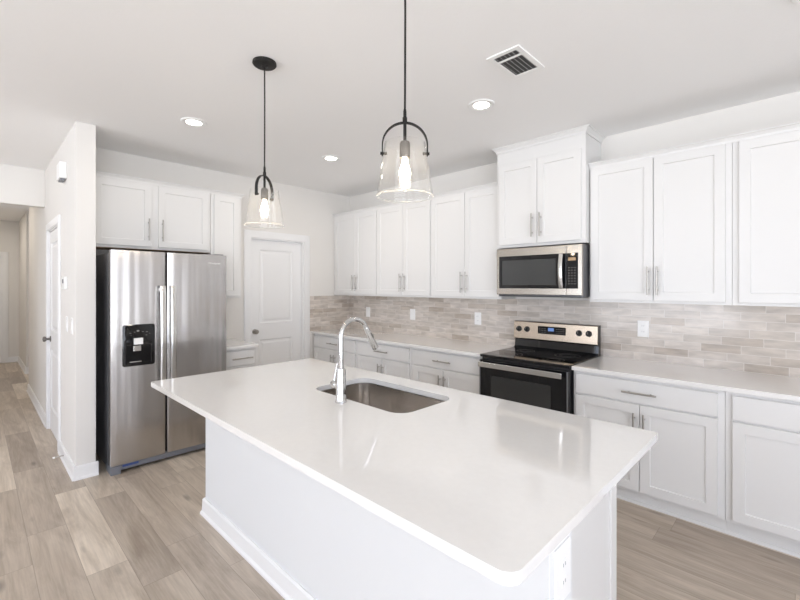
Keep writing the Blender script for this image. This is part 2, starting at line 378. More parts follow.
for n, ax, c, a, b, z0, z1 in WINDOWS:
    s = 1 if c in (8.0, -.5) else -1
    F = (lambda u, v, z, c=c, s=s: (u, c+s*v, z)) if ax == 'y' else (lambda u, v, z, c=c, s=s: (c+s*v, u, z))
    w = bpy.data.objects.new(n, None); COL.objects.link(w); w['kind'] = 'structure'
    m = MB(F); fw = .06
    m.box(a, b, .02, .08, z0, z0+fw).box(a, b, .02, .08, z1-fw, z1).box(a, a+fw, .02, .08, z0+fw, z1-fw).box(b-fw, b, .02, .08, z0+fw, z1-fw)
    k = max(1, round((b-a)/1.3))
    for i in range(1, k):
        x = a+(b-a)*i/k; m.box(x-.035, x+.035, .02, .08, z0+fw, z1-fw)
    obj('window_frame', m, 'trim', w)
    obj('window_pane', MB(F).box(a+fw, b-fw, .045, .051, z0+fw, z1-fw), 'pane', w)

# backsplash on both walls
struct('wall_backsplash_north', MB().box(.008, 5.35, -.008, 0, .914, 1.392), 'tile')
struct('wall_backsplash_west', MB().box(0, .008, -.70, 0, .914, 1.385), 'tile')

# baseboards with a stepped top
def baseboard(name, F, a, b, hgt=.108):
    m = MB(F)
    prof = [(0, 0), (.024, 0), (.024, .012), (.016, .024), (.014, hgt-.012), (.008, hgt), (0, hgt)]
    m.loft([[(u, v, z) for v, z in prof] for u in (a, b)])
    return struct(name, m, 'trim')
baseboard('baseboard_partition', lambda u, v, z: (u, YP0-v, z), -.125, .657+.014)
baseboard('baseboard_partition_end', lambda u, v, z: (.657+v, u, z), YP0-.014, YP1+.014)
baseboard('baseboard_hall', lambda u, v, z: (u, YP0-v, z), -3.3, -1.095)
baseboard('baseboard_hall_return', lambda u, v, z: (u, -3.19-v, z), -6.6, -4.9)
baseboard('baseboard_hall_corner', lambda u, v, z: (-4.9+v, u, z), -3.204, -3.137)
baseboard('baseboard_hall_end', lambda u, v, z: (-6.6+v, u, z), -3.36, -3.19)
baseboard('baseboard_north', lambda u, v, z: (u, -v, z), 5.36, 8.0)
baseboard('baseboard_east', lambda u, v, z: (8.0-v, u, z), -9.0, 0)
baseboard('baseboard_south', lambda u, v, z: (u, -9.0+v, z), -1.34, .2)

# casings and doors
def casing(name, F, a, b, top, w=.085, t=.018, depth=.12):
    m = MB(F)
    def leg(u0, u1): m.loft([[(u0, 0, z), (u0, t*.6, z), (u0+.012*(1 if u1 > u0 else -1), t, z), (u1, t, z), (u1, 0, z)] for z in (0, top+w)])
    leg(a-w, a); leg(b+w, b)
    m.box(a, b, 0, t, top, top+w)
    # jamb lining and stops
    j = .014
    m.box(a, a+j, -depth, 0, 0, top).box(b-j, b, -depth, 0, 0, top).box(a+j, b-j, -depth, 0, top-j, top)
    return struct(name, m, 'trim', bevel=.002)
def panel_door(name, F, a, b, z0, z1, vf, t, panels, knob_u, knob_z, knob_mat, m='trim', lever=0):
    d = bpy.data.objects.new(name, None); COL.objects.link(d); d['kind'] = 'structure'; d.location = F((a+b)/2, vf, z0)
    mb = MB(F)
    us = sorted({a, b}); rows = sorted(panels)
    # slab back, stiles, rails, recessed fields with a raised centre
    mb.box(a, b, vf-t, vf-.012, z0, z1)
    pa, pb = rows[0][0], rows[0][1]
    mb.box(a, pa, vf-.012, vf, z0, z1).box(pb, b, vf-.012, vf, z0, z1)
    zc = z0
    for (_, _, q0, q1) in sorted(rows, key=lambda r: r[2]):
        mb.box(pa, pb, vf-.012, vf, zc, q0); zc = q1
    mb.box(pa, pb, vf-.012, vf, zc, z1)
    obj('door_slab', mb, m, d)
    for (p0, p1, q0, q1) in rows:
        obj('door_panel', MB(F).panel(p0+.001, p1-.001, q0+.001, q1-.001, [(0, vf-.0121), (0, vf-.002), (.012, vf-.011), (.030, vf-.0105), (.05, vf-.003)]), m, d)
    k = MB(F); 
    prof = [(.0, .0), (.031, 0), (.031, .006), (.012, .010), (.011, .032), (.024, .040), (.029, .052), (.024, .064), (.0, .068)]
    rings = []
    for r, h in prof:
        r = max(r, .0005); rings.append([(knob_u+r*math.cos(2*PI*i/20), vf+h, knob_z+r*math.sin(2*PI*i/20)) for i in range(20)])
    k.loft(rings)
    obj('door_knob', k, knob_mat, d, smooth=True)
    return d
FW = lambda u, v, z: (v, u, z)                     # west wall, outward +x
FP = lambda u, v, z: (u, YP0-v, z)                 # partition, outward -y
FE = lambda u, v, z: (-6.6+v, u, z)
casing('trim_1', FW, -1.515, -.775, 2.105)
panel_door('door_1', FW, -1.498, -.792, .01, 2.088, -.055, .035, [(-1.375, -.915, .24, .86), (-1.375, -.915, 1.06, 1.97)], -1.437, .965, 'nickel')
casing('trim_2', FP, -1.02, -.20, 2.105, w=.07, depth=.136)
panel_door('door_2', FP, -1.003, -.217, .01, 2.088, -.01, .035, [(-.90, -.32, .24, .86), (-.90, -.32, 1.06, 1.97)], -.94, .965, 'grey_metal', m='trim')
casing('trim_3', FE, -4.36, -3.43, 2.11)
d3 = panel_door('door_3', FE, -4.3455, -3.4445, .0005, 2.0955, -.05, .04, [(-4.2, -3.6, .24, .86), (-4.2, -3.6, 1.06, 1.95)], -3.51, .98, 'black_metal')
obj('deadbolt', MB(FE).box(-3.535, -3.485, -.05, -.03, 1.16, 1.3), 'black_metal', d3, bevel=.004)

# ------------------------------------------------------------------ cabinets
FN = lambda u, v, z: (u, -v, z)                    # north wall, outward -y
def pull(F, u, z, L, vf, parent, vertical=True):
    m = MB(F); r = .0062; n = 12
    def rod(p0, p1, r):
        p0, p1 = Vector(p0), Vector(p1); t = (p1-p0).normalized(); a = Vector((1, 0, 0)) if abs(t.x) < .5 else Vector((0, 1, 0))
        a = t.cross(a).normalized(); b = t.cross(a)
        m.loft([[tuple(p+a*r*math.cos(2*PI*i/n)+b*r*math.sin(2*PI*i/n)) for i in range(n)] for p in (p0, p1)])
    e = (0, 0, 1) if vertical else (1, 0, 0)
    c = Vector((u, vf+.034, z)); E = Vector(e)
    rod(c-E*L/2, c+E*L/2, r)
    for s in (-1, 1):
        q = c+E*s*L*.32; rod((q.x, vf, q.z), (q.x, vf+.034, q.z), .0045)
    return obj('handle', m, 'nickel', parent, smooth=True)
DT = .019
def shaker(F, u0, u1, z0, z1, vb, parent, rail=.06, name='door'):
    vf = vb+DT
    return obj(name, MB(F).panel(u0, u1, z0, z1, [(0, vb+.0005), (0, vf-.002), (.002, vf), (rail, vf), (rail+.003, vf-.009)]), 'white', parent)
def slab(F, u0, u1, z0, z1, vb, parent, name='drawer'):
    vf = vb+DT
    return obj(name, MB(F).panel(u0, u1, z0, z1, [(0, vb+.0005), (0, vf-.003), (.003, vf)]), 'white', parent)
def crown(F, u0, u1, v, z0, z1, parent, dz=.02, ends=(0, 0), proj=.022, name='crown_moulding'):
    """moulding across the front with optional returns along the ends"""
    m = MB(F); e0, e1 = ends
    prof = [(0, z0), (.006, z0), (.008, z0+(z1-z0)*.35), (proj*.7, z0+(z1-z0)*.75), (proj, z1-.008), (proj, z1), (0, z1)]
    def pth(o, z):  # path offset by o
        pts = []
        if e0: pts.append((u0-o, .002, z))
        pts += [(u0-(o if e0 else 0), v+o, z), (u1+(o if e1 else 0), v+o, z)]
        if e1: pts.append((u1+o, .002, z))
        return pts
    rings = [[pth(o, z)[k] for o, z in prof] for k in range(len(pth(0, 0)))]
    m.loft(rings)
    return obj(name, m, 'white', parent)
def wall_cab(F, u0, u1, z0, z1, doors, label, vface=.284, pulls=(), zt=2.478, zb=None, crown_top=2.526, ends=(0, 0), group=None, pz=(1.56, .212), solid_frame=()):
    t = thing('wall_cabinet', label, 'cabinet', F((u0+u1)/2, 0, z0), group)
    g = .0008
    obj('carcass', MB(F).box(u0+g, u1-g, .009 if z0 < 1.4 else .001, vface, z0, z1), 'white', t, bevel=.0015)
    zb = zb or z0+.02
    for i, (a, b) in enumerate(doors):
        d = shaker(F, a, b, zb, zt, vface, t)
        for (di, pu) in pulls:
            if di == i: pull(F, pu, pz[0], pz[1], vface+DT, d)
    return t
UB, UT = 1.392, 2.482
specs = [  # u0, u1, doors, pulls, label
    (0.0, .902, [(.045, .479), (.483, .889)], [(0, .450), (1, .512)], 'white two-door wall cabinet in the corner beside the pantry door'),
    (.902, 1.787, [(.915, 1.360), (1.364, 1.774)], [(0, 1.331), (1, 1.393)], 'white two-door wall cabinet, second one from the pantry corner'),
    (1.787, 2.66, [(1.80, 2.241), (2.245, 2.647)], [(0, 2.212), (1, 2.274)], 'white two-door wall cabinet directly left of the microwave'),
    (3.481, 4.405, [(3.497, 3.943), (3.947, 4.370)], [(0, 3.913), (1, 3.975)], 'white two-door wall cabinet directly right of the microwave'),
    (4.405, 5.33, [(4.440, 4.864), (4.868, 5.31)], [(0, 4.834), (1, 4.896)], 'white wall cabinet at the right edge above the tiled backsplash'),
]
for u0, u1, doors, pl, lab in specs:
    t = wall_cab(FN, u0, u1, UB, UT, doors, lab, pulls=pl, group='wall cabinets along the range wall')
    crown(FN, u0, u1, .284, UT, 2.526, t, ends=(0, 1 if u1 > 5 else 0), proj=.03)
# taller cabinet over the microwave
t = wall_cab(FN, 2.662, 3.479, 1.876, 2.765, [(2.690, 3.066), (3.070, 3.446)], 'taller white wall cabinet above the microwave reaching the ceiling', vface=.362,
             pulls=[(0, 3.030), (1, 3.106)], zt=2.645, zb=1.90, pz=(2.057, .205), group='wall cabinets along the range wall')
crown(FN, 2.662, 3.479, .362, 2.765, H-.001, t, ends=(1, 1), proj=.036)
# cabinet over the refrigerator and narrow one beside it, west wall
t = wall_cab(FW, YP1+.001, -2.107, 1.868, UT, [(-3.105, -2.652), (-2.597, -2.133)], 'white two-door wall cabinet above the steel refrigerator', vface=.311,
             pulls=[(0, -2.682), (1, -2.566)], zb=1.89, pz=(2.05, .205), group='wall cabinets on the refrigerator wall')
crown(FW, YP1+.001, -2.107, .311, UT, 2.526, t, proj=.03)
obj('underside_panel', MB(FW).box(YP1+.003, -2.11, .003, .300, 1.864, 1.8678), 'brown', t)
t = wall_cab(FW, -2.105, -1.775, UB, UT, [(-2.073, -1.805)], 'narrow white wall cabinet between refrigerator and pantry door', vface=.311, group='wall cabinets on the refrigerator wall')
crown(FW, -2.105, -1.775, .311, UT, 2.526, t, ends=(0, 1), proj=.03)

def base_cab(F, u0, u1, drawers, doors, label, dpulls=(), wpulls=(), vface=.626, group=None):
    t = thing('base_cabinet', label, 'cabinet', F((u0+u1)/2, 0, 0), group)
    g = .0008
    obj('carcass', MB(F).box(u0+g, u1-g, .001, vface, .088, .8835), 'white', t, bevel=.0015)
    obj('toe_kick', MB(F).box(u0+g, u1-g, .1, vface-.036, 0, .0875), 'white', t)
    obj('shoe_moulding', MB(F).loft([[(u, vface-.0355, .0), (u, vface-.02, .0), (u, vface-.022, .012), (u, vface-.03, .019), (u, vface-.0355, .02)] for u in (u0+g, u1-g)]), 'white', t)
    for i, (a, b) in enumerate(drawers):
        d = slab(F, a, b, .716, .862, vface, t)
        for di, pu in wpulls:
            if di == i: pull(F, pu, .787, .212, vface+DT, d, False)
    for i, (a, b) in enumerate(doors):
        d = shaker(F, a, b, .108, .704, vface, t)
        for di, pu in dpulls:
            if di == i: pull(F, pu, .548, .205, vface+DT, d)
    return t
BG = 'base cabinets along the range wall'
base_cab(FN, .02, .917, [(.04, .895)], [(.04, .478), (.482, .895)], 'white base cabinet in the corner beside the pantry door', [(0, .449), (1, .511)], [(0, .478)], group=BG)
base_cab(FN, .917, 1.80, [(.940, 1.778)], [(.940, 1.357), (1.361, 1.778)], 'white base cabinet, second one from the pantry corner', [(0, 1.328), (1, 1.390)], [(0, 1.375)], group=BG)
base_cab(FN, 1.80, 2.676, [(1.845, 2.655)], [(1.845, 2.230), (2.234, 2.655)], 'white base cabinet directly left of the black range', [(0, 2.201), (1, 2.263)], [(0, 2.235)], group=BG)
base_cab(FN, 3.486, 4.405, [(3.508, 4.370)], [(3.508, 3.939), (3.943, 4.370)], 'white base cabinet directly right of the black range', [(0, 3.910), (1, 3.972)], [(0, 3.942)], group=BG)
base_cab(FN, 4.405, 5.33, [(4.440, 5.31)], [(4.440, 4.864), (4.868, 5.31)], 'white base cabinet at the right edge of the range wall', [(0, 4.835), (1, 4.897)], [(0, 4.875)], group=BG)
base_cab(FW, -2.105, -1.765, [(-2.085, -1.785)], [(-2.085, -1.785)], 'narrow white base cabinet between refrigerator and pantry door', [], [(0, -1.925)])

def worktop(name, x0, x1, y0, y1, label, r=.004):
    o = obj(name, MB().loft([rrect(x0, x1, y0, y1, r, .884, 3), rrect(x0, x1, y0, y1, r, .914, 3)]), 'quartz', bevel=.003, origin=((x0+x1)/2, (y0+y1)/2, .884))
    return tag(o, label, 'countertop', 'quartz worktops along the walls')
worktop('countertop', .001, 2.678, -.665, -.0005, 'off-white quartz countertop left of the range under the tiled corner')
worktop('countertop', 3.484, 5.35, -.665, -.0005, 'off-white quartz countertop right of the range')
worktop('countertop', .0005, .66, -2.107, -1.745, 'small quartz countertop between refrigerator and pantry door')

# ------------------------------------------------------------------ island
IX0, IX1, IY0, IY1 = 1.773, 4.318, -3.046, -1.849
SX0, SX1, SY0, SY1 = 2.645, 3.395, -2.430, -2.005
isl = thing('kitchen_island', 'white kitchen island with overhanging top in the middle of the kitchen', 'island', (3.04, -2.4, 0))
obj('knee_wall', MB().box(1.885, 4.262, -2.75, -2.60, 0, .8835), 'drywall_white', isl, bevel=.003)
obj('cabinet_body', MB().box(1.90, 2.60, -2.599, -1.885, .09, .8835).box(2.60, 3.44, -2.599, -1.885, .09, .62).box(3.44, 4.148, -2.599, -1.885, .09, .8835)
    .box(2.60, 3.44, -2.599, -2.47, .62, .8835).box(2.60, 3.44, -1.955, -1.885, .62, .8835), 'white', isl)
obj('toe_kick', MB().box(1.90, 4.148, -2.599, -1.955, 0, .0895), 'white', isl)
obj('end_panel', MB().box(4.1485, 4.160, -2.5985, -1.885, 0, .8835).box(4.160, 4.169, -1.955, -1.885, 0, .8835), 'white', isl, bevel=.0015)
FI = lambda u, v, z: (u, v, z)
for (a, b, k) in ((1.92, 2.24, 1), (2.243, 2.57, -1), (2.61, 3.02, 1), (3.024, 3.43, -1), (3.46, 3.79, 1), (3.794, 4.12, -1)):
    d = obj('door', MB().panel(a, b, .108, .862, [(0, -1.8845), (0, -1.868), (.002, -1.866), (.06, -1.866), (.063, -1.875)]), 'white', isl)
    pull(lambda u, v, z: (u, v, z), b-.03 if k > 0 else a+.03, .70, .205, -1.866, d)
prof = [(0, 0), (.026, 0), (.026, .012), (.017, .026), (.0145, .096), (.008, .108), (0, .108)]
def bb(path_off):
    rings = []
    for k in range(4):
        ring = []
        for o, z in prof:
            pts = [(1.885-o, -2.60), (1.885-o, -2.75-o), (4.262+o, -2.75-o), (4.262+o, -2.60)]
            ring.append((*pts[k], z))
        rings.append(ring)
    return MB().loft(rings)
obj('baseboard', bb(0), 'trim', isl)
# apron strip below the top at the end of the knee wall
m = MB()
outer, inner = rrect(IX0, IX1, IY0, IY1, (.012, .012, .012, .04), None, 8), rrect(SX0, SX1, SY0, SY1, .085, None, 8)
bm = m.bm
def ring_edges(pts, z):
    v = [bm.verts.new((x, y, z)) for x, y in pts]; return v, [bm.edges.new((v[i], v[(i+1) % len(v)])) for i in range(len(v))]
vo, eo = ring_edges(outer, .914); vi, ei = ring_edges(inner, .914)
r = bmesh.ops.triangle_fill(bm, use_beauty=True, use_dissolve=False, edges=eo+ei)
top_faces = [f for f in r['geom'] if isinstance(f, bmesh.types.BMFace)]
ex = bmesh.ops.extrude_face_region(bm, geom=top_faces)
bmesh.ops.translate(bm, verts=[v for v in ex['geom'] if isinstance(v, bmesh.types.BMVert)], vec=(0, 0, -.03))
o = obj('countertop', m, 'quartz', bevel=.003, origin=(3.04, -2.45, .884)); 
tag(o, 'large off-white quartz countertop of the island with sink cutout', 'countertop')

# undermount sink
s = thing('sink', 'undermount stainless steel single bowl sink set in the island top', 'sink', (3.02, -2.22, .68))
m = MB(); rings = []
for ins, z, rr in ((-.022, .8835, .10), (-.022, .8815, .10), (.002, .8815, .085), (.006, .80, .085), (.012, .70, .08), (.03, .676, .07), (.06, .668, .05), (.15, .665, .03)):
    rings.append(rrect(SX0+ins, SX1-ins, SY0+ins, SY1-ins, rr, z, 8))
m.loft(rings, cap=(False, True))
so = obj('bowl', m, 'sink_steel', s, smooth=True)
sl = so.modifiers.new('wall', 'SOLIDIFY'); sl.thickness = .0015; sl.offset = 1
obj('drain', MB().lathe((3.02, -2.20, .666), [(.001, .001), (.03, .001), (.042, .004), (.052, .003), (.054, -.0005)], 28, cap=(True, False)), 'chrome', s, smooth=True)

# faucet
f = thing('faucet', 'tall chrome gooseneck pull-down faucet standing behind the island sink', 'faucet', (3.012, -2.487, .914))
FX, FY = 3.012, -2.487
obj('base', MB().lathe((FX, FY, .9141), [(.031, 0), (.031, .006), (.028, .010), (.0265, .05), (.0245, .170), (.023, .176), (.015, .178)], 32), 'chrome', f, smooth=True)
pts = [(FX, FY, 1.08), (FX, FY, 1.15), (FX, FY, 1.22), (FX, FY, 1.252)]
R0 = .091
for k in range(1, 15):
    a = PI - k*math.radians(155)/14
    pts.append((FX, FY+R0+R0*math.cos(a), 1.252+R0*math.sin(a)))
obj('gooseneck', MB().tube(pts, .0128, 18), 'chrome', f, smooth=True)
e = Vector(pts[-1]); dr = (Vector(pts[-1])-Vector(pts[-2])).normalized()
obj('spray_head', MB().tube([e-dr*.004, e+dr*.003, e+dr*.03, e+dr*.095, e+dr*.138, e+dr*.141], [.0128, .0145, .0150, .0175, .019, .0165], 20), 'chrome', f, smooth=True)
obj('spray_button', MB().tube([e+dr*.035+Vector((.012, .008, 0)), e+dr*.065+Vector((.013, .008, 0))], .006, 10), 'grey_metal', f, smooth=True)
m = MB().lathe((FX-.075, FY, .998), [(.001, 0), (.018, .001), (.0205, .006), (.0205, .036), (.016, .040), (.015, .055)], 24, axis='x')
hd = obj('handle_hub', m, 'grey_metal' if False else 'chrome', f, smooth=True)
obj('lever', MB().tube([(FX-.058, FY, 1.012), (FX-.057, FY+.004, 1.04), (FX-.053, FY+.010, 1.075), (FX-.048, FY+.014, 1.112)], [.0062, .0058, .0052, .0046], 12), 'chrome', f, smooth=True)

# ------------------------------------------------------------------ refrigerator
FR = thing('refrigerator', 'stainless steel side by side refrigerator with black dispenser in the left door', 'refrigerator', (.45, -2.6, 0))
FY0, FY1, FG = -3.069, -2.137, -2.664
obj('cabinet_shell', MB().box(.09, .715, FY0+.006, FY1-.006, .03, 1.795), 'dark_grey', FR, bevel=.004)
def fdoor(a, b):
    m = MB()
    rings = []
    # rounded vertical edges, slight bow across the door
    pr = []
    n = 10; w = b-a
    pr.append((.718, a)); pr.append((.775, a)); pr.append((.785, a+.003)); 
    for k in range(n+1):
        q = k/n; pr.append((.787+.005*math.sin(PI*q), a+.010+(w-.020)*q))
    pr.append((.785, b-.003)); pr.append((.775, b)); pr.append((.718, b))
    return m.loft([[(x, y, z) for x, y in pr] for z in (.075, 1.812)])
ld = obj('door', fdoor(FY0, FG-.006), 'steel', FR, smooth=True); ld['label'] = 'left door with the dispenser'
rd = obj('door', fdoor(FG+.006, FY1), 'steel', FR, smooth=True); rd['label'] = 'plain right door'
def fhandle(y, par):
    m = MB(); z0, z1 = .625, 1.524; rings = []
    n = 18
    for k in range(n+1):
        q = k/n; z = z0+(z1-z0)*q; bow = .052+.016*math.sin(PI*q)
        xo = .792+bow; w = .021; th = .013
        if k == 0 or k == n: xo -= .006
        rings.append([(xo-th, y-w, z), (xo-th*.2, y-w, z), (xo, y-w*.45, z), (xo, y+w*.45, z), (xo-th*.2, y+w, z), (xo-th, y+w, z)])
    m.loft(rings)
    for z in (z0+.02, z1-.05): m.box(.789, .84, y-.010, y+.010, z, z+.03)
    return obj('handle', m, 'steel_bright', par, bevel=.001)
fhandle(-2.703, ld); fhandle(-2.622, rd)
# dispenser on the left door
DY0, DY1, DZ0, DZ1 = -2.990, -2.755, .862, 1.203
FD = lambda u, v, z: (v, u, z)
m = MB(); 
m.loft([[(x, y, z) for y, z in rrect(DY0+i, DY1-i, DZ0+i, DZ1-i, .018)] for x, i in ((.789, 0), (.7965, 0), (.799, .003))])
dp = obj('dispenser_panel', m, 'black_glass', ld, smooth=True)
obj('dispenser_recess', MB().panel(DY0+.022, DY1-.022, DZ0+.018, 1.058, [(0, .7992)]*1+[(0, .7994), (.002, .7996)]).bm and MB(FD).panel(DY0+.022, DY1-.022, DZ0+.018, 1.058, [(0, .7985), (0, .8015), (.004, .8015), (.008, .7995)]), 'black_glass', ld)
obj('dispenser_paddle', MB(FD).box(-2.915, -2.860, .799, .8125, .985, 1.030), 'steel_bright', ld, bevel=.003)
obj('dispenser_spout', MB(FD).box(-2.912, -2.848, .799, .822, 1.040, 1.092), 'plastic', ld, bevel=.003)
obj('drip_tray', MB(FD).box(-2.942, -2.858, .799, .810, .895, .902), 'steel_bright', ld, bevel=.001)
m = MB(FD)
for (y, z, w, h) in ((-2.935, 1.135, .014, .003), (-2.905, 1.142, .012, .003), (-2.88, 1.15, .018, .014), (-2.845, 1.142, .012, .003), (-2.815, 1.138, .016, .003), (-2.93, 1.115, .01, .002), (-2.82, 1.112, .012, .003), (-2.795, 1.125, .01, .002)):
    m.box(y-w/2, y+w/2, .7988, .7994, z-h/2, z+h/2)
obj('dispenser_icon_row', m, 'print', ld)
# bottom grille, left foot cover
obj('base_grille', MB().box(.70, .768, FY0+.075, FY1-.01, .022, .068), 'grille', FR, bevel=.006)
obj('foot_cover', MB().box(.62, .785, FY0+.002, FY0+.073, .0, .068), 'grille', FR, bevel=.004)
obj('foot_cover', MB().box(.62, .785, FY1-.073, FY1-.002, .0, .021), 'grille', FR, bevel=.003)
obj('leveling_foot', MB().lathe((.76, FY0+.02, .045), [(.012, 0), (.012, .02)], 12), 'slot', FR)
obj('film_strip', MB().box(.768, .7695, FY0+.085, FY0+.20, .044, .062), 'blue_film', FR)
obj('hinge_cover', MB().box(.60, .76, FY0+.02, FY0+.10, 1.796, 1.822), 'dark_grey', FR, bevel=.004)
obj('hinge_cover', MB().box(.60, .76, FY1-.10, FY1-.02, 1.796, 1.822), 'dark_grey', FR, bevel=.004)
def text(name, body, size, loc, rot, m, parent, ext=.0006):
    cu = bpy.data.curves.new(name, 'FONT'); cu.body = body; cu.size = size; cu.extrude = ext; cu.align_x = 'CENTER'; cu.align_y = 'CENTER'
    o = bpy.data.objects.new(name, cu); COL.objects.link(o)
    dg = bpy.context.evaluated_depsgraph_get(); me = bpy.data.meshes.new_from_object(o.evaluated_get(dg)); bpy.data.objects.remove(o)
    me.materials.clear(); me.materials.append(M[m])
    o = bpy.data.objects.new(name, me); COL.objects.link(o); o.parent = parent
    o.location = Vector(loc)-root_loc(parent); o.rotation_euler = rot
    return o
text('badge', 'Whirlpool', .026, (.793, -2.258, 1.732), (PI/2, 0, PI/2), 'plastic', rd)

# ------------------------------------------------------------------ range
RX0, RX1 = 2.685, 3.475
RG = thing('range', 'freestanding electric range with black glass cooktop and steel backguard', 'stove', (3.08, -.35, 0))
obj('body', MB().box(RX0, RX1, -.655, -.02, .03, .896), 'black_plastic', RG, bevel=.003)
obj('cooktop', MB().box(RX0-.002, RX1+.002, -.690, -.085, .8965, .919), 'black_glass', RG, bevel=.005)
for x, y, r_ in ((2.89, -.52, .105), (3.28, -.52, .085), (2.89, -.24, .08), (3.28, -.24, .105)):
    m = MB()
    for q in (r_, r_*.62): m.lathe((x, y, .9191), [(q-.002, 0), (q-.002, .0003), (q, .0003), (q, 0)], 40, closed=True)
    obj('burner_ring', m, 'grey_metal', RG)
od = obj('oven_door', MB().box(RX0+.004, RX1-.004, -.700, -.656, .215, .875), 'black_glass', RG, bevel=.006)
obj('oven_window', MB(FN).panel(2.80, 3.34, .36, .745, [(0, .6995), (0, .7012), (.004, .7012), (.010, .7003)]), mat('oven_window_glass', (.035, .035, .034), .06), od)
for x in (RX0+.003, RX1-.012): obj('door_trim', MB().box(x, x+.009, -.7025, -.70, .22, .87), 'dark_grey', od)
m = MB().box(2.700, 3.440, -.748, -.734, .818, .862)
for x in (2.72, 3.40): m.box(x, x+.022, -.736, -.699, .826, .854)
obj('handle', m, 'steel_bright', od, bevel=.004)
dw = obj('storage_drawer', MB().box(RX0+.004, RX1-.004, -.695, -.656, .05, .205), 'steel_h', RG, bevel=.005)
obj('foot', MB().lathe((RX0+.05, -.60, 0), [(.018, 0), (.018, .031)], 14), 'black_plastic', RG); obj('foot', MB().lathe((RX1-.05, -.60, 0), [(.018, 0), (.018, .031)], 14), 'black_plastic', RG)
obj('foot', MB().lathe((RX0+.05, -.08, 0), [(.018, 0), (.018, .031)], 14), 'black_plastic', RG); obj('foot', MB().lathe((RX1-.05, -.08, 0), [(.018, 0), (.018, .031)], 14), 'black_plastic', RG)
# backguard: black riser with a steel fascia
bgd = obj('backguard', MB().loft([[(x, -.012, .897), (x, -.083, .897), (x, -.083, .925), (x, -.068, .935), (x, -.060, 1.0), (x, -.070, 1.008), (x, -.064, 1.178), (x, -.012, 1.178)] for x in (RX0, RX1+.002)]), 'black_glass', RG)
obj('control_fascia', MB().loft([[(x, -.071, 1.010), (x, -.086, 1.010), (x, -.088, 1.016), (x, -.078, 1.170), (x, -.074, 1.176), (x, -.064, 1.176)] for x in (RX0-.003, RX1)]), 'steel_warm_reflection', bgd)
for x in (2.738, 2.822, 3.318, 3.402):
    k = obj('knob', MB().lathe((x, -.082, 1.103), [(.027, 0), (.027, -.004), (.021, -.006), (.019, -.026), (.016, -.030), (.001, -.030)], 24, axis='y'), 'black_plastic', bgd, smooth=True)
    obj('knob_mark', MB().box(x-.002, x+.002, -.1135, -.112, 1.103, 1.119), 'print', bgd)
obj('clock_panel', MB().box(2.933, 3.200, -.0855, -.080, 1.070, 1.142), 'black_glass', bgd, bevel=.0015)
obj('clock_display', MB().box(3.035, 3.090, -.0863, -.0856, 1.100, 1.130), 'display', bgd)
m = MB()
for i in range(4):
    for j in range(3):
        m.box(3.112+i*.021, 3.122+i*.021, -.0861, -.0856, 1.084+j*.018, 1.087+j*.018)
        if i < 3: m.box(2.945+i*.026, 2.959+i*.026, -.0861, -.0856, 1.084+j*.018, 1.087+j*.018)
obj('key_legend', m, 'print', bgd)['kind'] = 'stuff'

# ------------------------------------------------------------------ microwave
MX0, MX1, MZ0, MZ1 = 2.690, 3.470, 1.432, 1.868
MW = thing('microwave', 'over-the-range stainless microwave hung above the black range', 'microwave', (3.08, -.2, MZ0))
obj('housing', MB().box(MX0+.003, MX1-.003, -.385, -.009, MZ0, MZ1-.004), 'dark_grey', MW, bevel=.003)
dv = 3.340
md = obj('door', MB().box(MX0, dv-.001, -.420, -.386, MZ0+.012, MZ1-.006), 'steel_h', MW, bevel=.005)
cp = obj('control_panel', MB().box(dv+.001, MX1, -.420, -.386, MZ0+.012, MZ1-.006), 'steel_h', MW, bevel=.005)
obj('door_glass', MB(FN).panel(MX0+.028, dv-.001, MZ0+.068, MZ1-.076, [(0, .4195), (0, .4215), (.0015, .4225)]), 'black_glass', md)
obj('window_mesh', MB(FN).panel(MX0+.060, dv-.085, MZ0+.098, MZ1-.115, [(0, .4222), (0, .4230), (.0008, .4232)]), mat('window_screen', (.05, .052, .052), .12), md)
m = MB(); n = 14; rings = []
for k in range(n+1):
    q = k/n; z = MZ0+.075+(MZ1-MZ0-.155)*q; y = -.455-.022*math.sin(PI*q); x = dv-.028
    rings.append([(x-.016, y+.010, z), (x-.016, y+.003, z), (x-.008, y-.002, z), (x+.008, y-.002, z), (x+.016, y+.003, z), (x+.016, y+.010, z)])
m.loft(rings)
for z in (MZ0+.085, MZ1-.110): m.box(dv-.036, dv-.020, -.450, -.4215, z, z+.022)
obj('handle', m, 'steel_bright', md, smooth=True)
obj('keypad_glass', MB(FN).panel(dv+.001, MX1-.030, MZ0+.068, MZ1-.076, [(0, .4195), (0, .4215), (.0015, .4225)]), 'black_glass', cp)
obj('lit_display', MB().box(dv+.022, dv+.082, -.4240, -.4226, MZ1-.138, MZ1-.112), 'amber_display', cp)
m = MB()
for i in range(3):
    for j in range(7): m.box(dv+.022+i*.024, dv+.032+i*.024, -.4236, -.4226, MZ0+.105+j*.022, MZ0+.111+j*.022)
obj('key_grid', m, 'print', cp)['kind'] = 'stuff'
obj('vent_grille', MB().box(MX0+.01, MX1-.01, -.400, -.25, MZ0-.006, MZ0-.0002), 'black_plastic', MW)

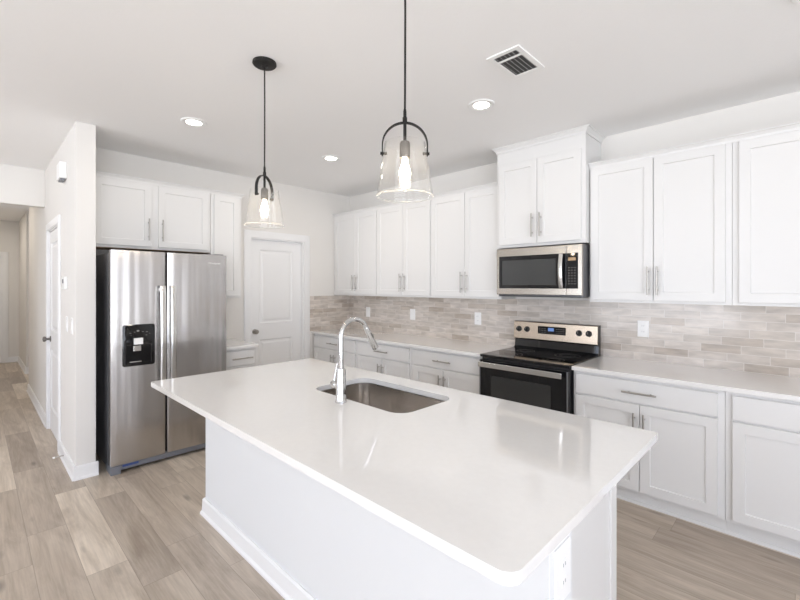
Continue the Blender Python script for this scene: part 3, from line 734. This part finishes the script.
# ------------------------------------------------------------------ electrical plates
def plate(F, u, z, v0, label, cat='outlet', kind='duplex', w=.084, h=.134, name='wall_outlet', group=None, gangs=1):
    t = thing(name, label, cat, F(u, v0, z), group)
    W_ = w*(1 if gangs == 1 else 1.6)
    obj('cover_plate', MB(F).panel(u-W_/2, u+W_/2, z-h/2, z+h/2, [(0, v0+.0002), (0, v0+.003), (.003, v0+.0058)]), 'plastic', t)
    for g in range(gangs):
        uc = u+(g-(gangs-1)/2)*.055
        if kind == 'rocker':
            obj('rocker', MB(F).loft([[(a, v0+.0055, z-.033), (a, v0+.0095, z-.033), (a, v0+.0070, z), (a, v0+.0085, z+.033), (a, v0+.0055, z+.033)] for a in (uc-.0165, uc+.0165)]), 'plastic', t)
        else:
            for s_ in (-1, 1):
                rc = obj('receptacle', MB(F).loft([[(uc+x, v, z+s_*.024+y) for x, y in rrect(-.0165, .0165, -.0145, .0145, .008)] for v in (v0+.0055, v0+.0078)]), 'plastic', t)
                for d_ in (-.008, .0055):
                    obj('contact_slot', MB(F).box(uc+d_, uc+d_+.0025, v0+.0076, v0+.0081, z+s_*.024-.004, z+s_*.024+.006), 'grille', rc)
    return t
PG = 'plates on the tiled backsplash'
plate(FN, .412, 1.160, .008, 'white switch plate on the backsplash nearest the corner', 'switch', 'rocker', name='wall_switch', group=PG)
plate(FN, 1.250, 1.166, .008, 'white switch plate midway along the backsplash left of the range', 'switch', 'rocker', name='wall_switch', group=PG)
plate(FN, 2.210, 1.168, .008, 'white outlet on the backsplash just left of the range', group=PG)
plate(FN, 3.806, 1.172, .008, 'white outlet on the backsplash right of the range', group=PG)
plate(lambda u, v, z: (v, u, z), -2.672, .715, 4.262, 'white outlet on the end of the island', w=.10, h=.16)
plate(FP, .24, 1.197, 0, 'white switch plate beside the hall door, farther one of two', 'switch', 'rocker', name='wall_switch', h=.13, group='switches on the partition wall')
plate(FP, .50, 1.197, 0, 'white switch plate nearest the partition end', 'switch', 'rocker', name='wall_switch', h=.13, group='switches on the partition wall')
th = thing('thermostat', 'white thermostat on the partition wall above the switches', 'thermostat', (.18, YP0, 1.548))
obj('housing', MB(FP).box(.10, .26, .0002, .022, 1.495, 1.602), 'plastic', th, bevel=.004)
obj('screen', MB(FP).box(.14, .21, .0221, .0228, 1.545, 1.58), 'grille', th)
ch = thing('door_chime', 'white door chime box high on the partition wall', 'door chime', (.13, YP0, 2.52))
obj('cover', MB(FP).box(.04, .22, .0002, .05, 2.445, 2.585), 'plastic', ch, bevel=.006)
obj('sounder', MB(FP).box(.06, .20, .008, .040, 2.432, 2.4445), 'grille', ch)
ds = thing('door_stop', 'small spring door stop on the partition baseboard', 'door stop', (.17, YP0-.014, .06))
obj('spring', MB().tube([(.17, YP0-.0145, .06), (.17, YP0-.075, .058)], .005, 10), 'nickel', ds, smooth=True)
obj('rubber_tip', MB().tube([(.17, YP0-.0752, .058), (.17, YP0-.090, .0575)], .008, 10), 'plastic', ds, smooth=True)

# ------------------------------------------------------------------ ceiling fixtures
dl_labels = ['round recessed ceiling light nearest above the refrigerator', 'round recessed ceiling light in front of the pantry corner',
             'round recessed ceiling light beside the air vent', 'round recessed ceiling light cut by the top right corner of the photo']
for i, (x, y) in enumerate(DOWNLIGHTS):
    t = thing('recessed_light', dl_labels[i] if i < 4 else ['round recessed ceiling light behind the camera by the east windows', 'round recessed ceiling light over the west end of the living area', 'round recessed ceiling light before the hallway header', 'added unseen recessed ceiling light brightening the hallway past the header', 'added unseen recessed ceiling light brightening the hallway near the entry door'][i-4], 'ceiling light', (x, y, H), 'recessed ceiling lights')
    obj('trim_ring', MB().lathe((x, y, H), [(.056, -.0002), (.094, -.0002), (.096, -.004), (.09, -.009), (.066, -.010), (.056, -.004)], 40, closed=True), 'plastic', t, smooth=True)
    obj('lens', MB().lathe((x, y, H), [(.055, -.0003), (.055, -.006), (.04, -.0075), (.001, -.0078)], 32), 'led', t, smooth=True)
    l = bpy.data.lights.new('lamp', 'AREA'); l.shape = 'DISK'; l.size = .11; l.energy = (3.0, 8.0, 1.8, .3, 1.6, 1.6, .8, 8, 9)[i]; l.color = (1, .90, .78)
    lo = bpy.data.objects.new('lamp', l); COL.objects.link(lo); lo.parent = t; lo.location = (0, 0, -.012)
v = thing('air_vent', 'white rectangular louvred air vent in the ceiling', 'vent', (3.555, -1.635, H))
x0, x1, y0, y1 = 3.455, 3.655, -1.795, -1.480
b_ = .028
obj('frame', MB().box(x0, x1, y0, y0+b_, H-.008, H-.0002).box(x0, x1, y1-b_, y1, H-.008, H-.0002).box(x0, x0+b_, y0+b_, y1-b_, H-.008, H-.0002).box(x1-b_, x1, y0+b_, y1-b_, H-.008, H-.0002)
    .box(x0+b_, x1-b_, y0+.082, y0+.094, H-.008, H-.0002), 'plastic', v, bevel=.001)
obj('duct_opening', MB().box(x0+b_, x1-b_, y0+b_, y1-b_, H-.0012, H-.0004), 'slot', v)
for i in range(6):
    x = x0+b_+.012+i*(x1-x0-2*b_-.018)/5
    obj('louver', MB().loft([[(x+.003, y, H-.0080), (x+.0045, y, H-.0080), (x-.002, y, H-.0014), (x-.0035, y, H-.0014)] for y in (y0+b_, y1-b_)]), 'plastic', v)

def pendant(px, py, ang, label, cy_, tilt=0):
    t = thing('pendant_light', label, 'pendant lamp', (px, py, H), 'pendant lamps over the island')
    obj('canopy', MB().lathe((px, py, H), [(.066, -.0003), (.067, -.012), (.062, -.018), (.02, -.021), (.012, -.03), (.001, -.031)], 40), 'black_metal', t, smooth=True)
    Z = 2.160   # top of the arch
    obj('cord', MB().tube([(px, py, H-.03), (px+.002, py, 2.6), (px+.001, py, 2.35), (px, py, Z+.055)], .0042, 8), 'black_metal', t, smooth=True)
    obj('stem', MB().lathe((px, py, Z), [(.0065, -.10), (.0065, .002), (.009, .004), (.009, .02), (.0065, .024), (.0065, .045), (.004, .056)], 16), 'black_metal', t, smooth=True)
    dx, dy = math.cos(ang), math.sin(ang)
    pts = []; R = .088; zc = Z-R
    for z in (2.030, 2.045): pts.append((px-dx*R, py-dy*R, z))
    for k in range(0, 25):
        a = PI-PI*k/24; pts.append((px+dx*R*math.cos(a), py+dy*R*math.cos(a), zc+R*math.sin(a)))
    for z in (2.045, 2.030): pts.append((px+dx*R, py+dy*R, z))
    ar = obj('arch_frame', MB().ribbon(pts, (-dy, dx, 0), .016, .005), 'black_metal', t)
    for s_ in (-1, 1):
        c = Vector((px+dx*s_*R, py+dy*s_*R, 2.040)); d = Vector((dx*s_, dy*s_, 0))
        obj('thumb_screw', MB().tube([c-d*.018, c+d*.008], .006, 12), 'black_metal', t, smooth=True)
    obj('socket', MB().lathe((px, py, 2.022), [(.001, .066), (.017, .064), (.0205, .056), (.0205, .0), (.015, -.002)], 24), 'grey_metal', t, smooth=True)
    obj('shade', MB().lathe((px, py, 0), [(.0765, 2.078), (.108, 1.872), (.110, 1.872), (.1105, 1.875), (.0795, 2.079), (.078, 2.080)], 64, closed=True), 'shade_glass', t, smooth=True)
    obj('shade_rim', MB().lathe((px, py, 1.871), [(.1075, 0), (.1105, -.001), (.1125, .001), (.1115, .004), (.1085, .004)], 64, closed=True), 'rim_glass', t, smooth=True)
    obj('bulb', MB().lathe((px, py, 2.019), [(.0105, 0), (.011, -.012), (.015, -.028), (.021, -.045), (.0225, -.058), (.020, -.072), (.012, -.083), (.001, -.086)], 24), 'bulb', t, smooth=True)
pendant(2.512, -2.655, math.radians(122.5), 'glass shade pendant lamp nearer the refrigerator, farther from the camera', 0)
pendant(3.634, -2.655, math.radians(46), 'glass shade pendant lamp hanging near the middle of the photo', 0)
